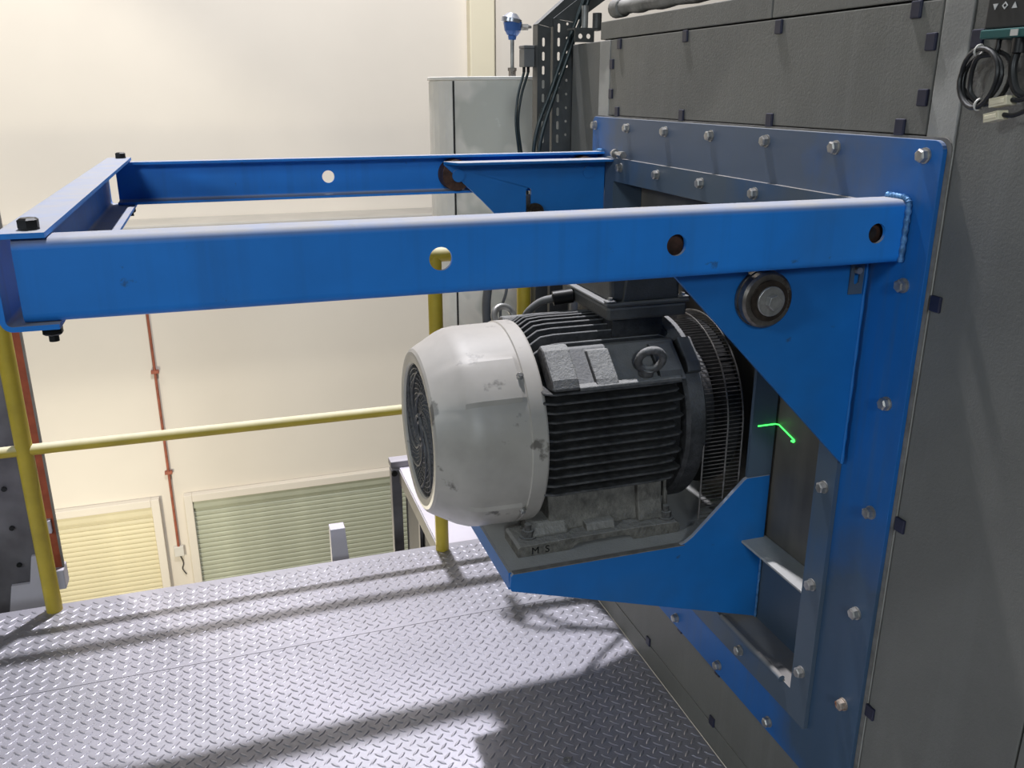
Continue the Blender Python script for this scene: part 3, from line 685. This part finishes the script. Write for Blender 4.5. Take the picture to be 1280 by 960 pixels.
se = thing('temperature_sensor', (.062, 3.42, 1.668), 'blue-headed temperature probe with silver cap standing on the clad vessel', 'sensor')
SX, SY = .062, 3.42
mb = MB(); mb.cyl((SX, SY, 1.668), (SX, SY, 1.688), .014, seg=6); mb.cyl((SX, SY, 1.688), (SX, SY, 1.70), .017, seg=6); mb.build('hex_fitting', 'steel', se)
MB().cyl((SX, SY, 1.70), (SX, SY, 1.80), .0075, seg=14).build('stem', 'galv_lt', se, smooth=40)
mb = MB(); mb.cyl((SX, SY, 1.80), (SX, SY, 1.815), .014, .017, seg=20); mb.cyl((SX, SY, 1.815), (SX + .002, SY, 1.832), .020, .031, seg=24); mb.cyl((SX + .002, SY, 1.832), (SX + .002, SY, 1.862), .031, .036, seg=24)
mb.build('head', 'sensor_blue', se, smooth=35)
mb = MB(); mb.cyl((SX - .004, SY, 1.861), (SX - .002, SY, 1.874), .039, .039, seg=24); mb.cyl((SX - .002, SY, 1.874), (SX + .002, SY, 1.893), .039, .018, seg=24)
mb.build('cap', 'sensor_cap', se, smooth=35)
mb = MB(); mb.cyl((SX + .03, SY - .01, 1.845), (SX + .058, SY - .012, 1.845), .013, seg=6); mb.cyl((SX + .058, SY - .012, 1.845), (SX + .072, SY - .013, 1.845), .010, .006, seg=14); mb.build('side_gland', 'galv_lt', se)

def slot(a, b, w, h, n=6):
    return [(a + w * math.cos(t), (b + h - w if math.sin(t) >= 0 else b - h + w) + w * math.sin(t)) for t in [2 * PI * (i + .5) / (2 * n) for i in range(2 * n)]]
TY = 2.75
def strut(name, x0, x1, ztop, m, label, holes_x, slots_x, lean, y=TY):
    t = thing(name, ((x0 + x1) / 2, y, 0), label, 'cable tray')
    hs_ = []
    for k in range(9):
        zz = 1.47 + k * .0415
        if zz < ztop - .02:
            if slots_x: hs_.append(slot(slots_x, zz, .0045, .013))
            if holes_x: hs_.append(circ(holes_x, zz + .012, .0042, 10))
    MB().plate([(x0, 0.001), (x1, .001), (x1, ztop - .01), (x0, ztop)], hs_, 'y', y, y + .0025).build('perforated_web', m, t)
    MB().box(x0, x0 + .003, y + .0026, y + .045, .001, ztop - .002).build('side_flange', m, t)
    # sloping arm above the bend
    dx, dz = lean
    vs = [(x0, y, ztop + .001), (x1, y, ztop - .009), (x1 + dx, y, ztop + dz - .03), (x0 + dx, y, ztop + dz)]
    vs += [(a, y + .0025, c) for a, b, c in vs]
    MB().add(vs, [(0, 1, 2, 3), (4, 7, 6, 5), (0, 4, 5, 1), (1, 5, 6, 2), (2, 6, 7, 3), (3, 7, 4, 0)]).build('sloping_web', m, t)
    vs = [(x0, y + .003, ztop + .001), (x0, y + .045, ztop + .001), (x0 + dx, y + .045, ztop + dz), (x0 + dx, y + .003, ztop + dz)]
    vs += [(a + .002, b, c - .003) for a, b, c in vs]
    MB().add(vs, [(0, 1, 2, 3), (4, 7, 6, 5), (0, 4, 5, 1), (1, 5, 6, 2), (2, 6, 7, 3), (3, 7, 4, 0)]).build('sloping_flange', m, t)
    return t
strut('cable_tray', -.070, -.026, 1.812, 'galv', 'narrow dark perforated steel strut bent over at the top', None, -.050, (.44, .36), TY + .012)
strut('cable_tray', -.022, .050, 1.828, 'galv', 'wide grey perforated steel strut with round holes beside the housing corner', .024, -.004, (.46, .33))
jb = thing('junction_box', (-.088, TY + .04, 1.69), 'small grey junction box fixed to the side of the perforated strut', 'junction box')
MB().box(-.106, -.0710, TY + .035, TY + .085, 1.688, 1.742).build('body', 'lamp_grey', jb, bevel=.002)
MB().box(-.107, -.0708, TY + .034, TY + .086, 1.7425, 1.752).build('lid', 'lamp_grey', jb, bevel=.002)
for x in (-.098, -.084): MB().cyl((x, TY + .06, 1.688), (x, TY + .06, 1.672), .005, seg=10).build('cable_gland', 'blackbolt', jb)
def cable(pts, r, m, label, name='cable', group=None, n=8):
    return tag(MB().tube(smooth_path(pts, n), r, 10).build(name, m, smooth=60), label, 'cable', group)
cy = TY + .06
cable([(-.098, cy, 1.672), (-.125, cy - .02, 1.60), (-.135, cy - .03, 1.52), (-.125, cy - .03, 1.43), (-.10, cy, 1.30), (-.10, cy, 1.10)], .0042, 'cable_teal', 'thin teal cable hanging from the left gland of the junction box')
cable([(-.084, cy, 1.672), (-.112, cy - .015, 1.60), (-.124, cy - .02, 1.52), (-.113, cy - .02, 1.43), (-.085, cy, 1.30), (-.085, cy, 1.10)], .0042, 'cable_teal', 'thin teal cable hanging from the right gland of the junction box')
cable([(.095, TY - .009, 1.96), (.072, TY - .009, 1.88), (.022, TY - .009, 1.76), (-.030, TY - .009, 1.62), (-.078, TY - .012, 1.50), (-.092, TY - .012, 1.38), (-.095, TY - .012, 1.15)], .0065, 'cable_teal', 'thick teal cable sloping across the perforated struts, outer of the pair')
cable([(.110, TY - .009, 1.96), (.084, TY - .009, 1.87), (.036, TY - .009, 1.75), (-.014, TY - .009, 1.62), (-.060, TY - .012, 1.49), (-.074, TY - .012, 1.38), (-.076, TY - .012, 1.15)], .0065, 'cable_teal', 'thick teal cable sloping across the perforated struts, inner of the pair')
br = thing('pipe_bracket', (.06, 2.60, 1.77), 'small drilled steel bracket at the top corner of the housing', 'bracket')
MB().plate(rect(-.0, .062, 1.755, 1.79), [circ(.018, 1.772, .0075, 14), circ(.044, 1.772, .0075, 14)], 'y', 2.625, 2.630).build('drilled_plate', 'galv', br)
MB().box(-.0, .10, 2.6305, 2.69, 1.7905, 1.796).build('ledge', 'galv', br)
MB().cyl((.045, 2.66, 1.7965), (.045, 2.66, 1.86), .010, seg=12).build('stud', 'galv_lt', br)
MB().cyl((.085, 2.66, 1.7965), (.085, 2.66, 1.84), .014, seg=12).build('stud', 'galv', br)

# hoses and leads behind the motor
cable([(-.285, 2.76, 1.20), (-.278, 2.62, 1.10), (-.292, 2.60, .96), (-.27, 2.60, .86), (-.16, 2.58, .80), (.031, 2.56, .80)], .014, 'cable_grey', 'grey ribbed hose hanging behind the motor near the yellow post', 'hose')
cable([(-.205, 2.66, 1.12), (-.225, 2.60, 1.02), (-.246, 2.60, .94), (-.22, 2.58, .86), (-.12, 2.54, .74), (.031, 2.52, .72)], .0045, 'cable_grey', 'thin grey lead slanting down behind the motor')
cable([(-.345, 1.87, 1.160), (-.37, 1.885, 1.150), (-.395, 1.90, 1.125), (-.40, 1.93, 1.09), (-.385, 2.02, 1.03), (-.30, 2.2, .96), (-.14, 2.33, .90), (.011, 2.42, .88)], .009, 'cable_grey', 'grey flexible lead curving out of the terminal box gland')
cable([(-.03, 2.53, 1.13), (-.028, 2.50, 1.05), (-.03, 2.50, .80), (-.03, 2.50, .01)], .020, 'cable_grey', 'thick grey conduit standing beside the housing behind the motor', 'conduit_pipe')
cable([(.0, 2.50, 1.205), (-.14, 2.552, 1.2), (-.19, 2.588, 1.2), (-.232, 2.642, 1.2), (-.268, 2.686, 1.2), (-.300, 2.698, 1.2), (-.330, 2.676, 1.2), (-.306, 2.640, 1.2), (-.281, 2.602, 1.2), (-.241, 2.577, 1.2), (-.195, 2.560, 1.2), (-.12, 2.535, 1.2), (.0, 2.475, 1.195)], .0095, 'cable_black', 'black cable looped out from the housing behind the blue rail')

# ------------------------------------------------------------------ keypad controller with coiled lead
kc = thing('keypad_controller', (-.01, .95, 1.69), 'charcoal and teal keypad controller with arrow symbols on the grey housing', 'controller')
MB().box(-.030, .0118, .86, 1.041, 1.6985, 1.80).build('body', 'ctrl', kc, bevel=.003)
MB().box(-.033, .0118, .858, 1.043, 1.686, 1.698).build('base_band', 'teal', kc, bevel=.002)
def sym(pts, y, z, s, name):
    vs = [(-.0303, y + a * s, z + b * s) for a, b in pts] + [(-.0312, y + a * s, z + b * s) for a, b in pts]; n = len(pts)
    MB().add(vs, [tuple(range(n)), tuple(range(n, 2 * n))[::-1]] + [(i, (i + 1) % n, (i + 1) % n + n, i + n) for i in range(n)]).build(name, 'print_', kc)
sym([(-1, .9), (1, .9), (0, -.9)], 1.0255, 1.7265, .0042, 'down_arrow')
sym([(-1, -.9), (1, -.9), (0, .9)], .9935, 1.7265, .0042, 'up_arrow')
dm = [(-1, 0), (0, 1), (1, 0), (0, -1)]; dq = [(a * .6, b * .6) for a, b in dm]
mb = MB().plate([(1.0095 + a * .0048, 1.7270 + b * .0048) for a, b in dm], [[(1.0095 + a * .0048, 1.7270 + b * .0048) for a, b in dq]], 'x', -.0312, -.0303); mb.build('diamond_symbol', 'print_', kc)
MB().box(-.0345, -.0332, .978, .990, 1.688, 1.696).build('label_patch', 'white', kc)
cc = thing('coiled_lead', (-.02, 1.03, 1.60), 'black lead coiled in loops and tied beneath the keypad controller', 'cable')
pts = []
for i in range(70):
    a = 2 * PI * i / 24 + 1.2; k = i / 69
    pts.append((-.020 - .010 * math.sin(a * .5) - .006 * k, 1.037 - .004 * k + (.037 + .004 * math.sin(i * .3)) * math.cos(a), 1.635 + (.037 + .003 * math.cos(i * .4)) * math.sin(a)))
MB().tube(pts, .0034, 8).build('coil', 'cable_black', cc, smooth=60)
MB().tube(smooth_path([(-.022, 1.018, 1.685), (-.024, 1.020, 1.668), (-.03, 1.045, 1.66), (-.028, 1.05, 1.62), (-.026, 1.03, 1.60)], 6), .0036, 8).build('lead_end', 'cable_black', cc, smooth=60)
MB().tube(smooth_path([(-.018, .985, 1.684), (-.022, .988, 1.65), (-.024, .975, 1.62), (-.02, .955, 1.612), (-.018, .93, 1.625)], 6), .0055, 8).build('lead_end', 'cable_black', cc, smooth=60)
MB().cyl((-.02, .985, 1.6855), (-.02, .985, 1.667), .010, seg=14).build('strain_relief', 'cable_black', cc, smooth=40)
def tie(p, d):
    p = Vector(p); n = Vector(d).normalized(); a = n.orthogonal().normalized(); b = n.cross(a)
    ring = [p + (a * math.cos(t) + b * math.sin(t)) * .0075 for t in [2 * PI * i / 14 for i in range(14)]]
    MB().tube(ring, .0016, 6, closed=True).build('cable_tie', 'white', cc, smooth=60)
tie((-.026, 1.047, 1.672), (0, 1, .25)); tie((-.030, 1.028, 1.600), (0, 1, .15))
def plug(y, z, ang, label, l=.030):
    cpt = thing('plug_connector', (-.026, y, z), label, 'connector')
    mb = MB().box(-.009, .009, -l / 2, l / 2, -.0062, .0062); mb.box(-.0105, -.009, -l / 2 + .003, l / 2 - .003, -.003, .003)
    ca, sa = math.cos(ang), math.sin(ang); mb.v = [(x - .026, y + b * ca - c * sa, z + b * sa + c * ca) for x, b, c in mb.v]
    mb.build('shell', 'cream', cpt, bevel=.0015)
    mb = MB().tube(smooth_path([(-.026, y - ca * l / 2, z - sa * l / 2), (-.024, y - .03, z + .003), (-.022, y - .06, z + .016)], 6), .0032, 8); mb.build('lead', 'cable_black', cpt, smooth=60)
plug(.9915, 1.6045, -.16, 'cream plug connector tied below the coiled lead, upper of the two')
plug(.999, 1.5845, -.22, 'cream plug connector dangling below the coiled lead, lower of the two', .026)

# ------------------------------------------------------------------ small things on the floor
w = MB().plate(circ(-.359, 1.682, .0105, 24), [circ(-.359, 1.682, .0055, 18)], 'z', .0019, .0037)
tag(w.build('washer', 'zinc'), 'small zinc washer lying on the tread plate floor', 'washer')
